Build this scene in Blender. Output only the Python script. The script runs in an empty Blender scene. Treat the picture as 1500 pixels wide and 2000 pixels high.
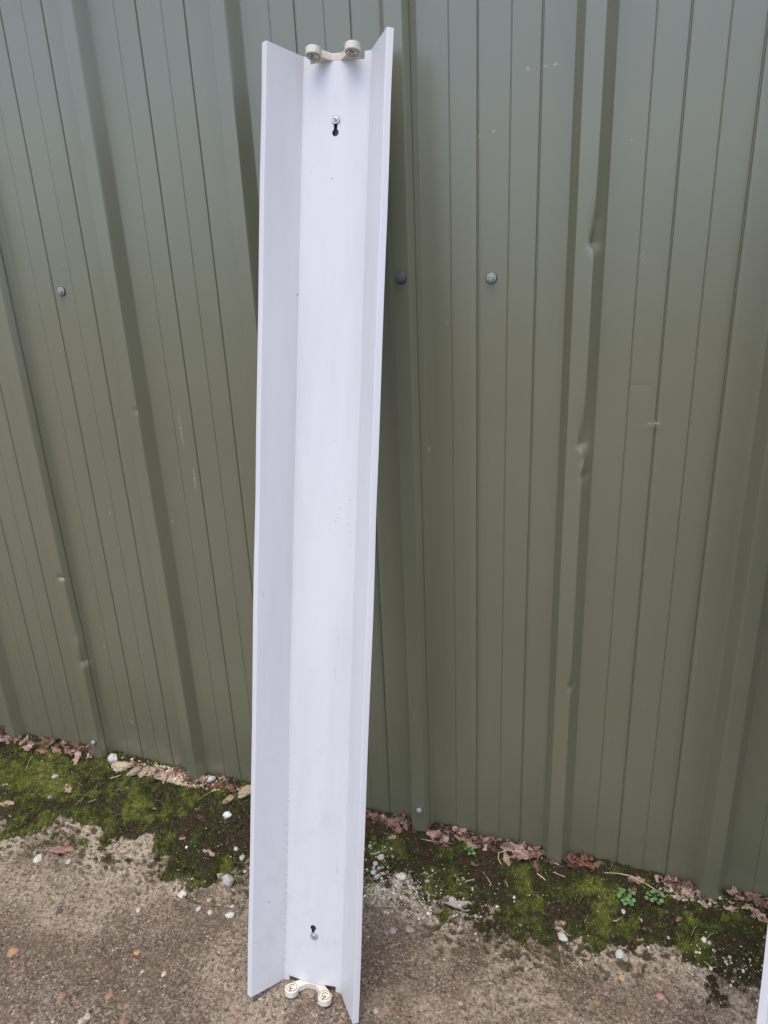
import bpy, bmesh, math, random
import numpy as np
from mathutils import Vector, Matrix, noise

# ---------------------------------------------------------------- camera, sky, sun, exposure
scene = bpy.context.scene
COL = scene.collection
CAM = np.array([1.42644, -1.35761, 1.36745])
PITCH, YAW, ROLL, FPX = math.radians(19.554), math.radians(-20.031), math.radians(-2.601), 1368.1

def cam_axes():
    cy, sy, cp, sp = math.cos(YAW), math.sin(YAW), math.cos(PITCH), math.sin(PITCH)
    fwd = np.array([sy*cp, cy*cp, -sp]); right = np.array([cy, -sy, 0.0]); up = np.cross(right, fwd)
    c, s = math.cos(ROLL), math.sin(ROLL)
    return right*c + up*s, -right*s + up*c, fwd
RX, UX, FX = cam_axes()
cd = bpy.data.cameras.new('camera'); cam = bpy.data.objects.new('camera', cd); COL.objects.link(cam)
cam.matrix_world = Matrix(((RX[0], UX[0], -FX[0], CAM[0]), (RX[1], UX[1], -FX[1], CAM[1]), (RX[2], UX[2], -FX[2], CAM[2]), (0, 0, 0, 1)))
cd.sensor_fit = 'VERTICAL'; cd.sensor_height = 24.0; cd.lens = 24.0*FPX/2000.0
cd.clip_start = 0.02; cd.clip_end = 500.0
scene.camera = cam

world = bpy.data.worlds.new('World'); scene.world = world; world.use_nodes = True
wn = world.node_tree; wn.nodes.clear()
SUN_EL, SUN_AZ = math.radians(79), math.radians(183)     # azimuth clockwise from +Y: the yard side, a little to the left
sky = wn.nodes.new('ShaderNodeTexSky'); sky.sky_type = 'NISHITA'; sky.sun_disc = False
sky.sun_elevation = SUN_EL; sky.sun_rotation = SUN_AZ; sky.air_density = 1.0; sky.dust_density = 3.0; sky.ozone_density = 1.0
bg = wn.nodes.new('ShaderNodeBackground'); bg.inputs['Strength'].default_value = 0.15
wo = wn.nodes.new('ShaderNodeOutputWorld')
wn.links.new(sky.outputs[0], bg.inputs[0]); wn.links.new(bg.outputs[0], wo.inputs[0])
sd = bpy.data.lights.new('sun', 'SUN'); sd.energy = 0.85; sd.angle = math.radians(50); sd.color = (1.0, 0.94, 0.86)
sun = bpy.data.objects.new('sun', sd); COL.objects.link(sun)
sdir = Vector((math.sin(SUN_AZ)*math.cos(SUN_EL), math.cos(SUN_AZ)*math.cos(SUN_EL), math.sin(SUN_EL)))
sun.rotation_euler = sdir.to_track_quat('Z', 'Y').to_euler(); sun.location = (0, -4, 6)
vs = scene.view_settings
vs.view_transform = 'Standard'; vs.look = 'None'; vs.exposure = 1.2; vs.gamma = 1.0; vs.use_curve_mapping = False

# ---------------------------------------------------------------- helpers
def at(px, py, z=0.0):
    """point of the photograph's pixel on the level z"""
    d = FX*FPX + RX*(px-750) - UX*(py-1000); t = (z-CAM[2])/d[2]
    return CAM + d*t
def mpp(p):
    """metres per photo pixel at point p"""
    return float((np.asarray(p)-CAM) @ FX)/FPX

def tag(o, label=None, cat=None, group=None, kind=None):
    if label: o['label'] = label
    if cat: o['category'] = cat
    if group: o['group'] = group
    if kind: o['kind'] = kind
    return o
def empty(name, loc=(0, 0, 0), rot=(0, 0, 0)):
    o = bpy.data.objects.new(name, None); o.empty_display_size = .02; COL.objects.link(o)
    o.location = loc; o.rotation_euler = rot
    return o
def link(name, me, mat=None, parent=None):
    o = bpy.data.objects.new(name, me); COL.objects.link(o)
    if mat and not me.materials: me.materials.append(mat)
    if parent: o.parent = parent
    return o
def mesh_np(name, co, faces, smooth=False, attrs=None):
    """faces: (n,3) or (n,4) int array"""
    co = np.asarray(co, np.float32); faces = np.asarray(faces, np.int32); k = faces.shape[1]
    me = bpy.data.meshes.new(name)
    me.vertices.add(len(co)); me.vertices.foreach_set('co', co.ravel())
    me.loops.add(faces.size); me.loops.foreach_set('vertex_index', faces.ravel())
    me.polygons.add(len(faces)); me.polygons.foreach_set('loop_start', np.arange(0, faces.size, k, dtype=np.int32))
    me.polygons.foreach_set('loop_total', np.full(len(faces), k, np.int32))
    me.update(calc_edges=True)
    me.polygons.foreach_set('use_smooth', np.full(len(faces), smooth, bool))
    for n, v in (attrs or {}).items():
        if v.ndim == 1:
            a = me.attributes.new(n, 'FLOAT', 'POINT'); a.data.foreach_set('value', v.astype(np.float32))
        else:
            a = me.attributes.new(n, 'FLOAT_COLOR', 'POINT')
            a.data.foreach_set('color', np.c_[v, np.ones(len(v))].astype(np.float32).ravel())
    me.update()
    return me
def finish(bm, name, smooth_angle=35):
    bmesh.ops.recalc_face_normals(bm, faces=bm.faces)
    for f in bm.faces: f.smooth = True
    a = math.radians(smooth_angle)
    for e in bm.edges:
        e.smooth = not (len(e.link_faces) == 2 and e.calc_face_angle(0) > a)
    me = bpy.data.meshes.new(name); bm.to_mesh(me); bm.free()
    return me
def prism(bm, poly, v0, v1, bev=0.0):
    """poly in (x, -n) local plane extruded along z from v0 to v1; small bevel rim by inset rings"""
    rings = []
    cx = sum(p[0] for p in poly)/len(poly); cy = sum(p[1] for p in poly)/len(poly)
    def ring(z, inset):
        out = []
        n = len(poly)
        for i, (x, y) in enumerate(poly):
            x0, y0 = poly[i-1]; x1, y1 = poly[(i+1) % n]
            tx, ty = x1-x0, y1-y0; l = math.hypot(tx, ty) or 1
            out.append(bm.verts.new((x-ty/l*inset*-1*-1, y+tx/l*inset, z)))
        return out
    zs = [(v0, bev), (v0+bev, 0), (v1-bev, 0), (v1, bev)] if bev else [(v0, 0), (v1, 0)]
    for z, i in zs: rings.append(ring(z, i))
    for a, b in zip(rings, rings[1:]):
        for i in range(len(a)): bm.faces.new((a[i-1], a[i], b[i], b[i-1]))
    bm.faces.new(rings[0]); bm.faces.new(rings[-1])
def lathe(bm, prof, seg=20, mat=Matrix()):
    rings = []
    for r, z in prof:
        rings.append([bm.verts.new(mat @ Vector((r*math.cos(2*math.pi*k/seg), r*math.sin(2*math.pi*k/seg), z))) for k in range(seg)])
    for a, b in zip(rings, rings[1:]):
        for i in range(seg): bm.faces.new((a[i-1], a[i], b[i], b[i-1]))
    bm.faces.new(rings[0]); bm.faces.new(rings[-1])

# --- vectorised noise
def hsh(x, y, s):
    x = x.astype(np.int64) & 0xffffffff; y = y.astype(np.int64) & 0xffffffff
    h = (x*374761393 + y*668265263 + s*1442695041) & 0xffffffff
    h = ((h ^ (h >> 13))*1274126177) & 0xffffffff
    h = ((h ^ (h >> 15))*2246822519) & 0xffffffff
    return ((h ^ (h >> 16)) & 0xffffff)/float(0xffffff)
def vn(x, y, s):
    xi, yi = np.floor(x), np.floor(y); fx, fy = x-xi, y-yi
    fx = fx*fx*(3-2*fx); fy = fy*fy*(3-2*fy)
    a, b, c, d = hsh(xi, yi, s), hsh(xi+1, yi, s), hsh(xi, yi+1, s), hsh(xi+1, yi+1, s)
    return (a*(1-fx)+b*fx)*(1-fy) + (c*(1-fx)+d*fx)*fy
def fbm(x, y, scale, s, octv=4):
    """scale in metres, result about -1..1"""
    v = np.zeros_like(x); a = 1.0; t = 0
    for o in range(octv):
        v += a*(2*vn(x/scale+o*17.3, y/scale-o*9.1, s+o)-1); t += a; a *= .55; scale *= .5
    return v/t*1.6
def worley(x, y, scale, s):
    X, Y = x/scale, y/scale; xi, yi = np.floor(X), np.floor(Y)
    f1 = np.full(X.shape, 9.0); f2 = np.full(X.shape, 9.0); idr = np.zeros(X.shape)
    for dx in (-1, 0, 1):
        for dy in (-1, 0, 1):
            cx, cy = xi+dx, yi+dy
            d = np.hypot(cx+hsh(cx, cy, s)-X, cy+hsh(cx, cy, s+7)-Y)
            m = d < f1
            f2 = np.where(m, f1, np.minimum(f2, d)); idr = np.where(m, hsh(cx, cy, s+13), idr); f1 = np.where(m, d, f1)
    return f1, f2, idr
def sst(a, b, x):
    t = np.clip((x-a)/(b-a), 0, 1); return t*t*(3-2*t)

# --- material helpers
class NT:
    def __init__(self, name, rough=.6, spec=.5, metal=0):
        self.m = bpy.data.materials.new(name); self.m.use_nodes = True; self.t = self.m.node_tree
        self.b = self.t.nodes['Principled BSDF']
        self.b.inputs['Roughness'].default_value = rough; self.b.inputs['Metallic'].default_value = metal
        self.b.inputs['Specular IOR Level'].default_value = spec
        self.co = self.n('ShaderNodeTexCoord').outputs['Object']
    def n(self, typ, **kw):
        nd = self.t.nodes.new(typ)
        for k, v in kw.items():
            if hasattr(nd, k) and k not in ('Scale',): setattr(nd, k, v)
        return nd
    def put(self, nd, i, v):
        if hasattr(v, 'is_linked') or isinstance(v, bpy.types.NodeSocket): self.t.links.new(v, nd.inputs[i])
        else: nd.inputs[i].default_value = v
    def noise(self, scale, detail=4, rough=.55, co=None, dist=0):
        nd = self.n('ShaderNodeTexNoise'); self.put(nd, 'Vector', co or self.co); nd.inputs['Scale'].default_value = scale
        nd.inputs['Detail'].default_value = detail; nd.inputs['Roughness'].default_value = rough; nd.inputs['Distortion'].default_value = dist
        return nd.outputs['Fac']
    def vor(self, scale, feature='F1', co=None, rand=1.0):
        nd = self.n('ShaderNodeTexVoronoi'); nd.feature = feature; self.put(nd, 'Vector', co or self.co)
        nd.inputs['Scale'].default_value = scale; nd.inputs['Randomness'].default_value = rand
        return nd.outputs['Distance'], (nd.outputs['Color'] if feature != 'DISTANCE_TO_EDGE' else None)
    def math(self, op, a, b=0.0, c=None, clamp=False):
        nd = self.n('ShaderNodeMath'); nd.operation = op; nd.use_clamp = clamp
        self.put(nd, 0, a); self.put(nd, 1, b)
        if c is not None: self.put(nd, 2, c)
        return nd.outputs[0]
    def rmp(self, v, a, b, lo=0.0, hi=1.0, smooth=True):
        nd = self.n('ShaderNodeMapRange'); nd.interpolation_type = 'SMOOTHSTEP' if smooth else 'LINEAR'
        self.put(nd, 0, v)
        for i, q in ((1, a), (2, b), (3, lo), (4, hi)): nd.inputs[i].default_value = q
        return nd.outputs[0]
    def mix(self, f, a, b, typ='MIX'):
        nd = self.n('ShaderNodeMix'); nd.data_type = 'RGBA'; nd.blend_type = typ
        self.put(nd, 0, f)
        for i, v in ((6, a), (7, b)):
            if isinstance(v, tuple): v = (*v, 1) if len(v) == 3 else v
            self.put(nd, i, v)
        return nd.outputs[2]
    def ramp(self, f, stops):
        nd = self.n('ShaderNodeValToRGB'); self.put(nd, 0, f); r = nd.color_ramp
        while len(r.elements) < len(stops): r.elements.new(.5)
        for e, (p, c) in zip(r.elements, stops): e.position = p; e.color = (*c, 1)
        return nd.outputs[0]
    def sep(self, c):
        nd = self.n('ShaderNodeSeparateXYZ'); self.put(nd, 0, c); return nd.outputs
    def attr(self, name):
        nd = self.n('ShaderNodeAttribute'); nd.attribute_name = name; return nd
    def scale(self, v3, co=None):
        nd = self.n('ShaderNodeMapping'); self.put(nd, 'Vector', co or self.co); nd.inputs['Scale'].default_value = v3
        return nd.outputs[0]
    def color(self, v): self.put(self.b, 'Base Color', (*v, 1) if isinstance(v, tuple) else v); return self
    def rough(self, v): self.put(self.b, 'Roughness', v); return self
    def bump(self, h, dist, strength=1.0):
        nd = self.n('ShaderNodeBump'); nd.inputs['Strength'].default_value = strength; nd.inputs['Distance'].default_value = dist
        self.put(nd, 'Height', h); self.t.links.new(nd.outputs[0], self.b.inputs['Normal']); return self
    def ellipses(self, lst, x0=0.0):
        """sum of soft ellipses in the object's X-Z plane: (x, z, rx, rz)"""
        s = self.sep(self.co); tot = None
        for x, z, rx, rz in lst:
            dx = self.math('DIVIDE', self.math('SUBTRACT', s[0], x-x0), rx); dz = self.math('DIVIDE', self.math('SUBTRACT', s[2], z), rz)
            d = self.math('ADD', self.math('MULTIPLY', dx, dx), self.math('MULTIPLY', dz, dz))
            v = self.rmp(d, 0.0, 1.0, 1.0, 0.0)
            tot = v if tot is None else self.math('MAXIMUM', tot, v)
        return tot

def mat_wall():
    m = NT('olive_coated_steel', .38, 1.0); m.b.inputs['IOR'].default_value = 1.6
    big = m.noise(1.3, 3); stre = m.noise(1.0, 4, .6, m.scale((34, 34, 1.1))); fine = m.noise(420, 2)
    c = m.mix(m.rmp(big, .3, .7), (.150, .148, .088), (.165, .161, .098))
    c = m.mix(m.math('MULTIPLY', m.rmp(stre, .52, .8), .30), c, (.185, .182, .14))
    c = m.mix(m.math('MULTIPLY', m.rmp(fine, .35, .7), .03), c, (.09, .09, .07))
    s = m.sep(m.co)
    low = m.math('MULTIPLY', m.rmp(s[2], .02, .22, 1, 0), m.rmp(m.noise(26, 5, .65), .42, .72))       # splashed soil film at the foot
    c = m.mix(m.math('MULTIPLY', low, .45), c, (.12, .10, .07))
    # pale specks: bird lime, chips
    d, vc = m.vor(38); vs_ = m.sep(vc)
    sp = m.math('MULTIPLY', m.rmp(d, .04, .075, 1, 0), m.rmp(vs_[0], .90, .93))
    d2, vc2 = m.vor(13, co=m.scale((1, 1, .5))); vs2 = m.sep(vc2)
    sp2 = m.math('MULTIPLY', m.rmp(d2, .03, .055, 1, 0), m.rmp(vs2[1], .80, .83))
    c = m.mix(m.math('MULTIPLY', m.math('MAXIMUM', sp, sp2), .55), c, (.36, .36, .30))
    # scuffs and scratches the photograph shows
    sc = m.ellipses([(.0095, .604, .012, .0035), (1.2215, 1.662, .006, .0035), (1.2485, 1.662, .010, .0025), (1.268, 1.663, .005, .003),
                     (.985, 1.650, .004, .004), (1.140, 1.570, .004, .003), (1.166, 1.575, .004, .003), (1.470, 1.0685, .009, .0025),
                     (.995, .362, .0012, .018), (.436, 1.02, .003, .055), (.455, .90, .003, .035), (.262, 1.03, .0016, .012), (1.427, 1.358, .0013, .011), (1.434, 1.136, .010, .0010), (1.4605, 1.068, .005, .0010)], .5)
    sc = m.math('MULTIPLY', sc, m.rmp(m.noise(160, 4, .7), .42, .60))
    c = m.mix(m.math('MULTIPLY', sc, .75), c, (.47, .47, .36))
    m.color(c); m.rough(m.rmp(m.noise(3, 2), .3, .7, .30, .36)); m.b.inputs['Coat Weight'].default_value = 0.0; m.b.inputs['Coat Roughness'].default_value = .32
    m.bump(m.noise(2.2, 2, .5, m.scale((2.5, 1, .5))), .006, .4)
    return m.m
def mat_white():
    m = NT('white_enamelled_steel', .33, .6)
    c = m.mix(m.rmp(m.noise(3, 4, .6, m.scale((4, 4, .6))), .35, .75), (.60, .59, .60), (.545, .53, .54))
    s = m.sep(m.co)
    lowf = m.rmp(s[2], .05, .75, 1, .12)
    # grimy film, heavier at the foot
    g = m.math('MULTIPLY', m.rmp(m.noise(24, 6, .7), .50, .78), lowf)
    c = m.mix(m.math('MULTIPLY', g, .5), c, (.44, .415, .39))
    # dark specks
    d, vc = m.vor(48, co=m.scale((1, .2, .8))); v = m.sep(vc)
    sp = m.math('MULTIPLY', m.rmp(d, .05, .10, 1, 0), m.rmp(v[0], .93, .94))
    d2, vc2 = m.vor(150, co=m.scale((1, .2, 1))); v2 = m.sep(vc2)
    sp2 = m.math('MULTIPLY', m.math('MULTIPLY', m.rmp(d2, .12, .25, 1, 0), m.rmp(v2[1], .93, .95)), m.rmp(m.noise(9, 3), .56, .66))
    c = m.mix(m.math('MULTIPLY', m.math('MAXIMUM', sp, sp2), .62), c, (.20, .18, .17))
    # dirt caught in the left fold towards the foot
    fold = m.math('MULTIPLY', m.rmp(m.math('ABSOLUTE', m.math('ADD', s[0], .0600)), .0004, .0022, 1, 0), m.rmp(s[2], .30, .62, 1, 0))
    fold = m.math('MULTIPLY', fold, m.rmp(m.noise(170, 5, .8), .46, .56))
    c = m.mix(m.math('MULTIPLY', fold, .45), c, (.10, .085, .07))
    # rub marks and long fine scratches
    sc = m.noise(1, 5, .75, m.scale((220, 30, 14)), 1.2)
    scm = m.math('MULTIPLY', m.rmp(sc, .66, .70), m.rmp(m.noise(7, 3), .50, .60))
    c = m.mix(m.math('MULTIPLY', scm, .5), c, (.45, .44, .45))
    el = m.ellipses([(.034, .72, .0012, .035), (.030, .655, .0012, .03), (-.098, .81, .0015, .010), (.050, .93, .006, .0015), (.052, .905, .001, .008), (-.10, .113, .010, .0012), (.045, .26, .002, .02)])
    c = m.mix(m.math('MULTIPLY', m.math('MULTIPLY', el, m.rmp(m.noise(120, 4, .7), .40, .55)), .5), c, (.36, .34, .34))
    m.color(c); m.rough(m.rmp(m.noise(20, 4), .3, .7, .29, .37))
    rib = m.math('MULTIPLY', m.math('SINE', m.math('MULTIPLY', s[2], 2100)), m.ellipses([(-.006, .765, .011, .03)]))
    m.bump(rib, .00018, .35)
    return m.m
def flat(name, c, rough=.6, metal=0, var=.15, sc=60, bump=.0003):
    m = NT(name, rough, .5, metal); d = tuple(q*(1-var*2) for q in c)
    m.color(m.mix(m.rmp(m.noise(sc, 5), .35, .7), c, d))
    if bump: m.bump(m.noise(sc*4, 4), bump, .6)
    return m.m
def mat_concrete():
    m = NT('weathered_concrete', .95, .12)
    co = m.co
    warp = m.n('ShaderNodeVectorMath'); warp.operation = 'ADD'
    ns = m.n('ShaderNodeTexNoise'); m.put(ns, 'Vector', co); ns.inputs['Scale'].default_value = 140; ns.inputs['Detail'].default_value = 3
    sc = m.n('ShaderNodeVectorMath'); sc.operation = 'SCALE'; m.t.links.new(ns.outputs['Color'], sc.inputs[0]); sc.inputs['Scale'].default_value = .006
    m.t.links.new(co, warp.inputs[0]); m.t.links.new(sc.outputs[0], warp.inputs[1]); w = warp.outputs[0]
    d1, c1 = m.vor(260, co=w); d2, c2 = m.vor(125, co=w); d3, c3 = m.vor(66, co=w)
    n1 = m.noise(190, 6, .75); n2 = m.noise(22, 5, .6); n3 = m.noise(4.5, 4, .6)
    sand = m.ramp(m.sep(c1)[0], [(0, (.040, .030, .024)), (.22, (.095, .072, .056)), (.48, (.18, .138, .105)), (.72, (.31, .245, .185)), (.90, (.50, .42, .33)), (1, (.62, .56, .47))])
    paste = m.mix(m.rmp(n1, .36, .66), (.050, .038, .030), (.46, .375, .285))
    c = m.mix(.55, paste, sand)
    # 5 to 8 mm stones showing in the paste
    s2 = m.sep(c2); st = m.math('MULTIPLY', m.rmp(d2, .30, .42, 1, 0), m.rmp(s2[0], .60, .64))
    stc = m.ramp(s2[1], [(0, (.07, .06, .058)), (.25, (.14, .12, .11)), (.45, (.28, .20, .13)), (.6, (.30, .18, .11)), (.75, (.26, .24, .22)), (.9, (.42, .37, .30)), (1, (.50, .46, .42))])
    c = m.mix(m.math('MULTIPLY', st, .72), c, stc)
    s3 = m.sep(c3); st3 = m.math('MULTIPLY', m.rmp(d3, .22, .32, 1, 0), m.rmp(s3[2], .82, .84))
    stc3 = m.ramp(s3[0], [(0, (.10, .095, .10)), (.4, (.24, .22, .22)), (.7, (.38, .20, .11)), (1, (.45, .36, .25))])
    c = m.mix(m.math('MULTIPLY', st3, .7), c, stc3)
    # broad tone: greyer wear, tan, damp brown
    c = m.mix(m.math('MULTIPLY', m.rmp(n2, .40, .70), .30), c, (.32, .265, .185))
    c = m.mix(m.math('MULTIPLY', m.rmp(n3, .42, .62), .38), c, (.12, .088, .060))
    # dark pores
    d4, c4 = m.vor(210); po = m.math('MULTIPLY', m.rmp(d4, .16, .30, 1, 0), m.rmp(m.sep(c4)[0], .70, .74))
    c = m.mix(m.math('MULTIPLY', po, .85), c, (.028, .022, .018))
    c = m.mix(1.0, c, (.72, .69, .675), 'MULTIPLY')
    a = m.attr('crust').outputs['Fac']            # pale lime crust beside the moss
    cr = m.math('MULTIPLY', a, m.rmp(m.noise(85, 6, .7), .40, .54))
    c = m.mix(m.math('MULTIPLY', cr, .80), c, m.mix(m.rmp(n1, .3, .7), (.30, .24, .165), (.58, .50, .39)))
    p = m.attr('pit').outputs['Fac']              # pits hold dark damp soil and old moss
    c = m.mix(m.math('MULTIPLY', p, .85), c, m.mix(m.rmp(m.noise(160, 4), .4, .65), (.045, .037, .020), (.085, .072, .038)))
    so = m.attr('soil').outputs['Fac']
    c = m.mix(so, c, m.mix(m.rmp(n1, .35, .65), (.035, .024, .016), (.10, .070, .045)))
    m.color(c)
    h = m.math('ADD', m.math('MULTIPLY', n1, 1.3), m.math('ADD', m.math('MULTIPLY', d1, -.5), m.math('MULTIPLY', st, .7)))
    m.bump(h, .0030, 1.0)
    return m.m
def mat_tint(name, rough=.8, spec=.3, var=.25, sc=300, trans=0.0):
    """colour from the piece's own 'tint' attribute"""
    m = NT(name, rough, spec); a = m.attr('tint').outputs['Color']
    g = m.rmp(m.noise(sc, 3), .3, .7, 1-var, 1+var)
    vm = m.n('ShaderNodeVectorMath'); vm.operation = 'SCALE'; m.t.links.new(a, vm.inputs[0]); m.t.links.new(g, vm.inputs['Scale'])
    m.color(vm.outputs[0])
    return m.m
M_WALL = mat_wall(); M_WHITE = mat_white(); M_CONC = mat_concrete()
M_PLASTIC = flat('aged_white_plastic', (.62, .57, .48), .45, 0, .10, 55, .0001)
M_SLOT = flat('dark_slot', (.10, .085, .07), .7)
M_ZINC = flat('zinc_plated_steel', (.50, .51, .52), .35, .5, .1, 200)
M_TRAY = flat('dull_galvanised_steel', (.10, .10, .11), .6, .3)
M_CAP = flat('green_grey_screw_paint', (.30, .335, .31), .42, 0, .08, 150)
M_CAPGREY = flat('bluish_grey_screw_cap', (.30, .315, .32), .42, 0, .08, 150)
M_CAPSHADED = flat('shaded_screw_paint', (.13, .125, .15), .4, 0, .08, 150)  # purplish grey paints in the shade over one upper screw
M_RUBBER = flat('dark_rubber_washer', (.05, .055, .055), .7)
M_STONE = mat_tint('stone_surface', .85, .3, .22, 500)
M_GRIT = mat_tint('grit_surface', .85, .3, .15, 700)
M_MOSS = mat_tint('moss_leaflets', .75, .2, .2, 400)

# ---------------------------------------------------------------- ground: one sheet to the horizon
EDGE_X = [-4.0, -1.0, -.35, -.063, .116, .249, .36, .44, .524, .627, .78, .922, .97, 1.01, 1.06, 1.119, 1.218, 1.269, 1.37, 1.473, 1.565, 1.669, 1.762, 2.4, 6]
EDGE_Y = [-.30, -.33, -.32, -.305, -.285, -.270, -.235, -.275, -.30, -.245, -.235, -.185, -.155, -.150, -.185, -.222, -.215, -.245, -.205, -.172, -.163, -.200, -.200, -.21, -.2]
def moss_mask(X, Y):
    """about 1 inside the moss bank, 0 at its edge, below 0 outside"""
    e = np.interp(X, EDGE_X, EDGE_Y)
    m = (Y-e)/.055 + 1.05*fbm(X, Y, .045, 31, 4) + .65*fbm(X, Y, .012, 33, 3) + .35*fbm(X, Y, .16, 35, 2) + .2
    # bare sandy windows in the bank on the left, litter line at the wall
    for cx, cy, rx, ry in ((.10, -.262, .040, .020), (.178, -.262, .030, .016), (.335, -.252, .020, .022), (.075, -.052, .001, .001)):
        m -= 3.0*np.exp(-((X-cx)/rx)**2-((Y-cy)/ry)**2)
    m -= 1.6*sst(-.045, -.012, Y + .012*fbm(X, Y, .06, 77, 3))*sst(-.1, .35, fbm(X, Y, .11, 71, 3)+.25)
    return np.clip(m, -2, 2)
def ground_h(X, Y, full=False):
    nearw = np.exp(-((Y-np.interp(X, EDGE_X, EDGE_Y))/.095)**2)*(Y < 0)
    h = .0035*fbm(X, Y, .30, 1, 2) + .0011*fbm(X, Y, .035, 3, 4) + .0015*fbm(X, Y, .011, 5, 3)*(1+.9*nearw)
    f1, f2, r = worley(X+.002*fbm(X, Y, .01, 8, 2), Y, .0085, 21)
    h += .0012*sst(.50, .15, f1)*(r > .55)*r
    # pits weathered out beside the moss
    dirx = X + .6*Y
    g1, g2, q = worley(dirx+.006*fbm(X, Y, .02, 41, 2), Y*1.35+.006*fbm(X, Y, .02, 44, 2), .020, 50)
    pit = sst(.50, .30, g1+.22*fbm(X, Y, .012, 61, 3))*(q > .42)*np.clip(nearw*1.5, 0, 1)*(fbm(X, Y, .12, 66, 2) > -.45)
    g3, _, q3 = worley(X, Y, .012, 90)
    pit2 = sst(.36, .22, g3)*(q3 > .72)
    pit2 = pit2*(fbm(X, Y, .07, 95, 2) > .25)
    h += -.0042*pit - .0022*pit2 + .0018*nearw*sst(.3, .8, g2-g1)
    h += .010*sst(-.05, 0, Y)                                             # litter banked to the sheet foot
    if not full: return h
    crust = np.clip(nearw*1.25*sst(-.55, .25, fbm(X, Y, .10, 81, 3)) + .55*sst(.05, .6, fbm(X, Y, .16, 84, 4))
                    + sum(1.4*np.exp(-((X-cx)/rx)**2-((Y-cy)/ry)**2) for cx, cy, rx, ry in ((.10, -.262, .045, .022), (.178, -.262, .035, .018), (1.0, -.19, .10, .05), (.27, -.035, .10, .012))), 0, 1)
    mm = moss_mask(X, Y)
    return h, crust*(1-pit), np.clip(pit+.7*pit2, 0, 1), sst(-.15, .25, mm)
def axis(lo, hi, step, far, n=16):
    core = np.arange(lo, hi, step); g = np.geomspace(.01, far, n)
    return np.r_[(lo-g)[::-1], core, hi+g]
gx = axis(-.42, 2.05, .0021, 60); gy = axis(-.86, .0, .0021, 60)
X, Y = np.meshgrid(gx, gy); sh = X.shape
H, CR, PI_, SO = ground_h(X.ravel(), Y.ravel(), True)
idx = np.arange(X.size).reshape(sh)
F = np.stack([idx[:-1, :-1], idx[:-1, 1:], idx[1:, 1:], idx[1:, :-1]], -1).reshape(-1, 4)
fin = ((Y.ravel() > .011))
H = np.where(fin, 0, H)
gme = mesh_np('ground', np.c_[X.ravel(), Y.ravel(), H], F, True, {'crust': CR, 'pit': PI_, 'soil': SO})
ground = tag(link('ground', gme, M_CONC), kind='structure')
del X, Y, F

# ---------------------------------------------------------------- the profiled steel wall
P = .333
DX = {0: .002, 1: -.0015, 2: -.0009, 3: -.0001, 4: -.0009, 5: .0014}
RH = .0308; SH = .0046
def profile(k0, k1):
    """(x, y, side) points of a sheet lapping from rib k0 (under) to rib k1 (over)"""
    pts = []
    def bend(x, y, dx0, dy0, dx1, dy1, r=.0016):
        pts.append((x-dx0*r, y-dy0*r)); pts.append((x, y) if r < .001 else (x+(dx1-dx0)*r*.18, y+(dy1-dy0)*r*.18)); pts.append((x+dx1*r, y+dy1*r))
    sx, sy = .0170/.0351, .0308/.0351
    for k in range(k0, k1+1):
        c = k*P + DX.get(k, 0)
        if k > k0:
            bend(c-.0323, 0, 1, 0, sx, -sy)
            for t in (.33, .66): pts.append((c-.0323+.0168*t, -RH*t))
            bend(c-.0155, -RH, sx, -sy, 1, 0)
        for t in (-.0105, -.006, 0, .006, .0105): pts.append((c+t, -RH))
        if True:
            bend(c+.0153, -RH, 1, 0, sx, sy)
            ts = (.2, .4, .55) if k == k1 else (.2, .4, .6, .8)
            for t in ts: pts.append((c+.0153+.0172*t, -RH*(1-t)))
            if k == k1: break
            bend(c+.0325, 0, sx, sy, 1, 0)
        pts.append((c+.055, 0)); pts.append((c+.075, 0))
        for a, b in ((.0886, .1391), (.1959, .2466)):
            # a fine pressed crease, then a deeper V groove
            pts.append((c+a-.0016, 0)); pts.append((c+a-.0003, .0014)); pts.append((c+a+.0003, .0014)); pts.append((c+a+.0016, 0))
            pts.append((c+(a*2+b)/3, 0)); pts.append((c+(a+b*2)/3, 0))
            pts.append((c+b-.0030, 0)); pts.append((c+b-.0022, .0003)); pts.append((c+b-.0006, .0032)); pts.append((c+b+.0006, .0032)); pts.append((c+b+.0022, .0003)); pts.append((c+b+.0030, 0))
            pts.append((c+b+.012, 0)); pts.append((c+b+.028, 0))
        pts.append((c+.29, 0))
    return pts
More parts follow.
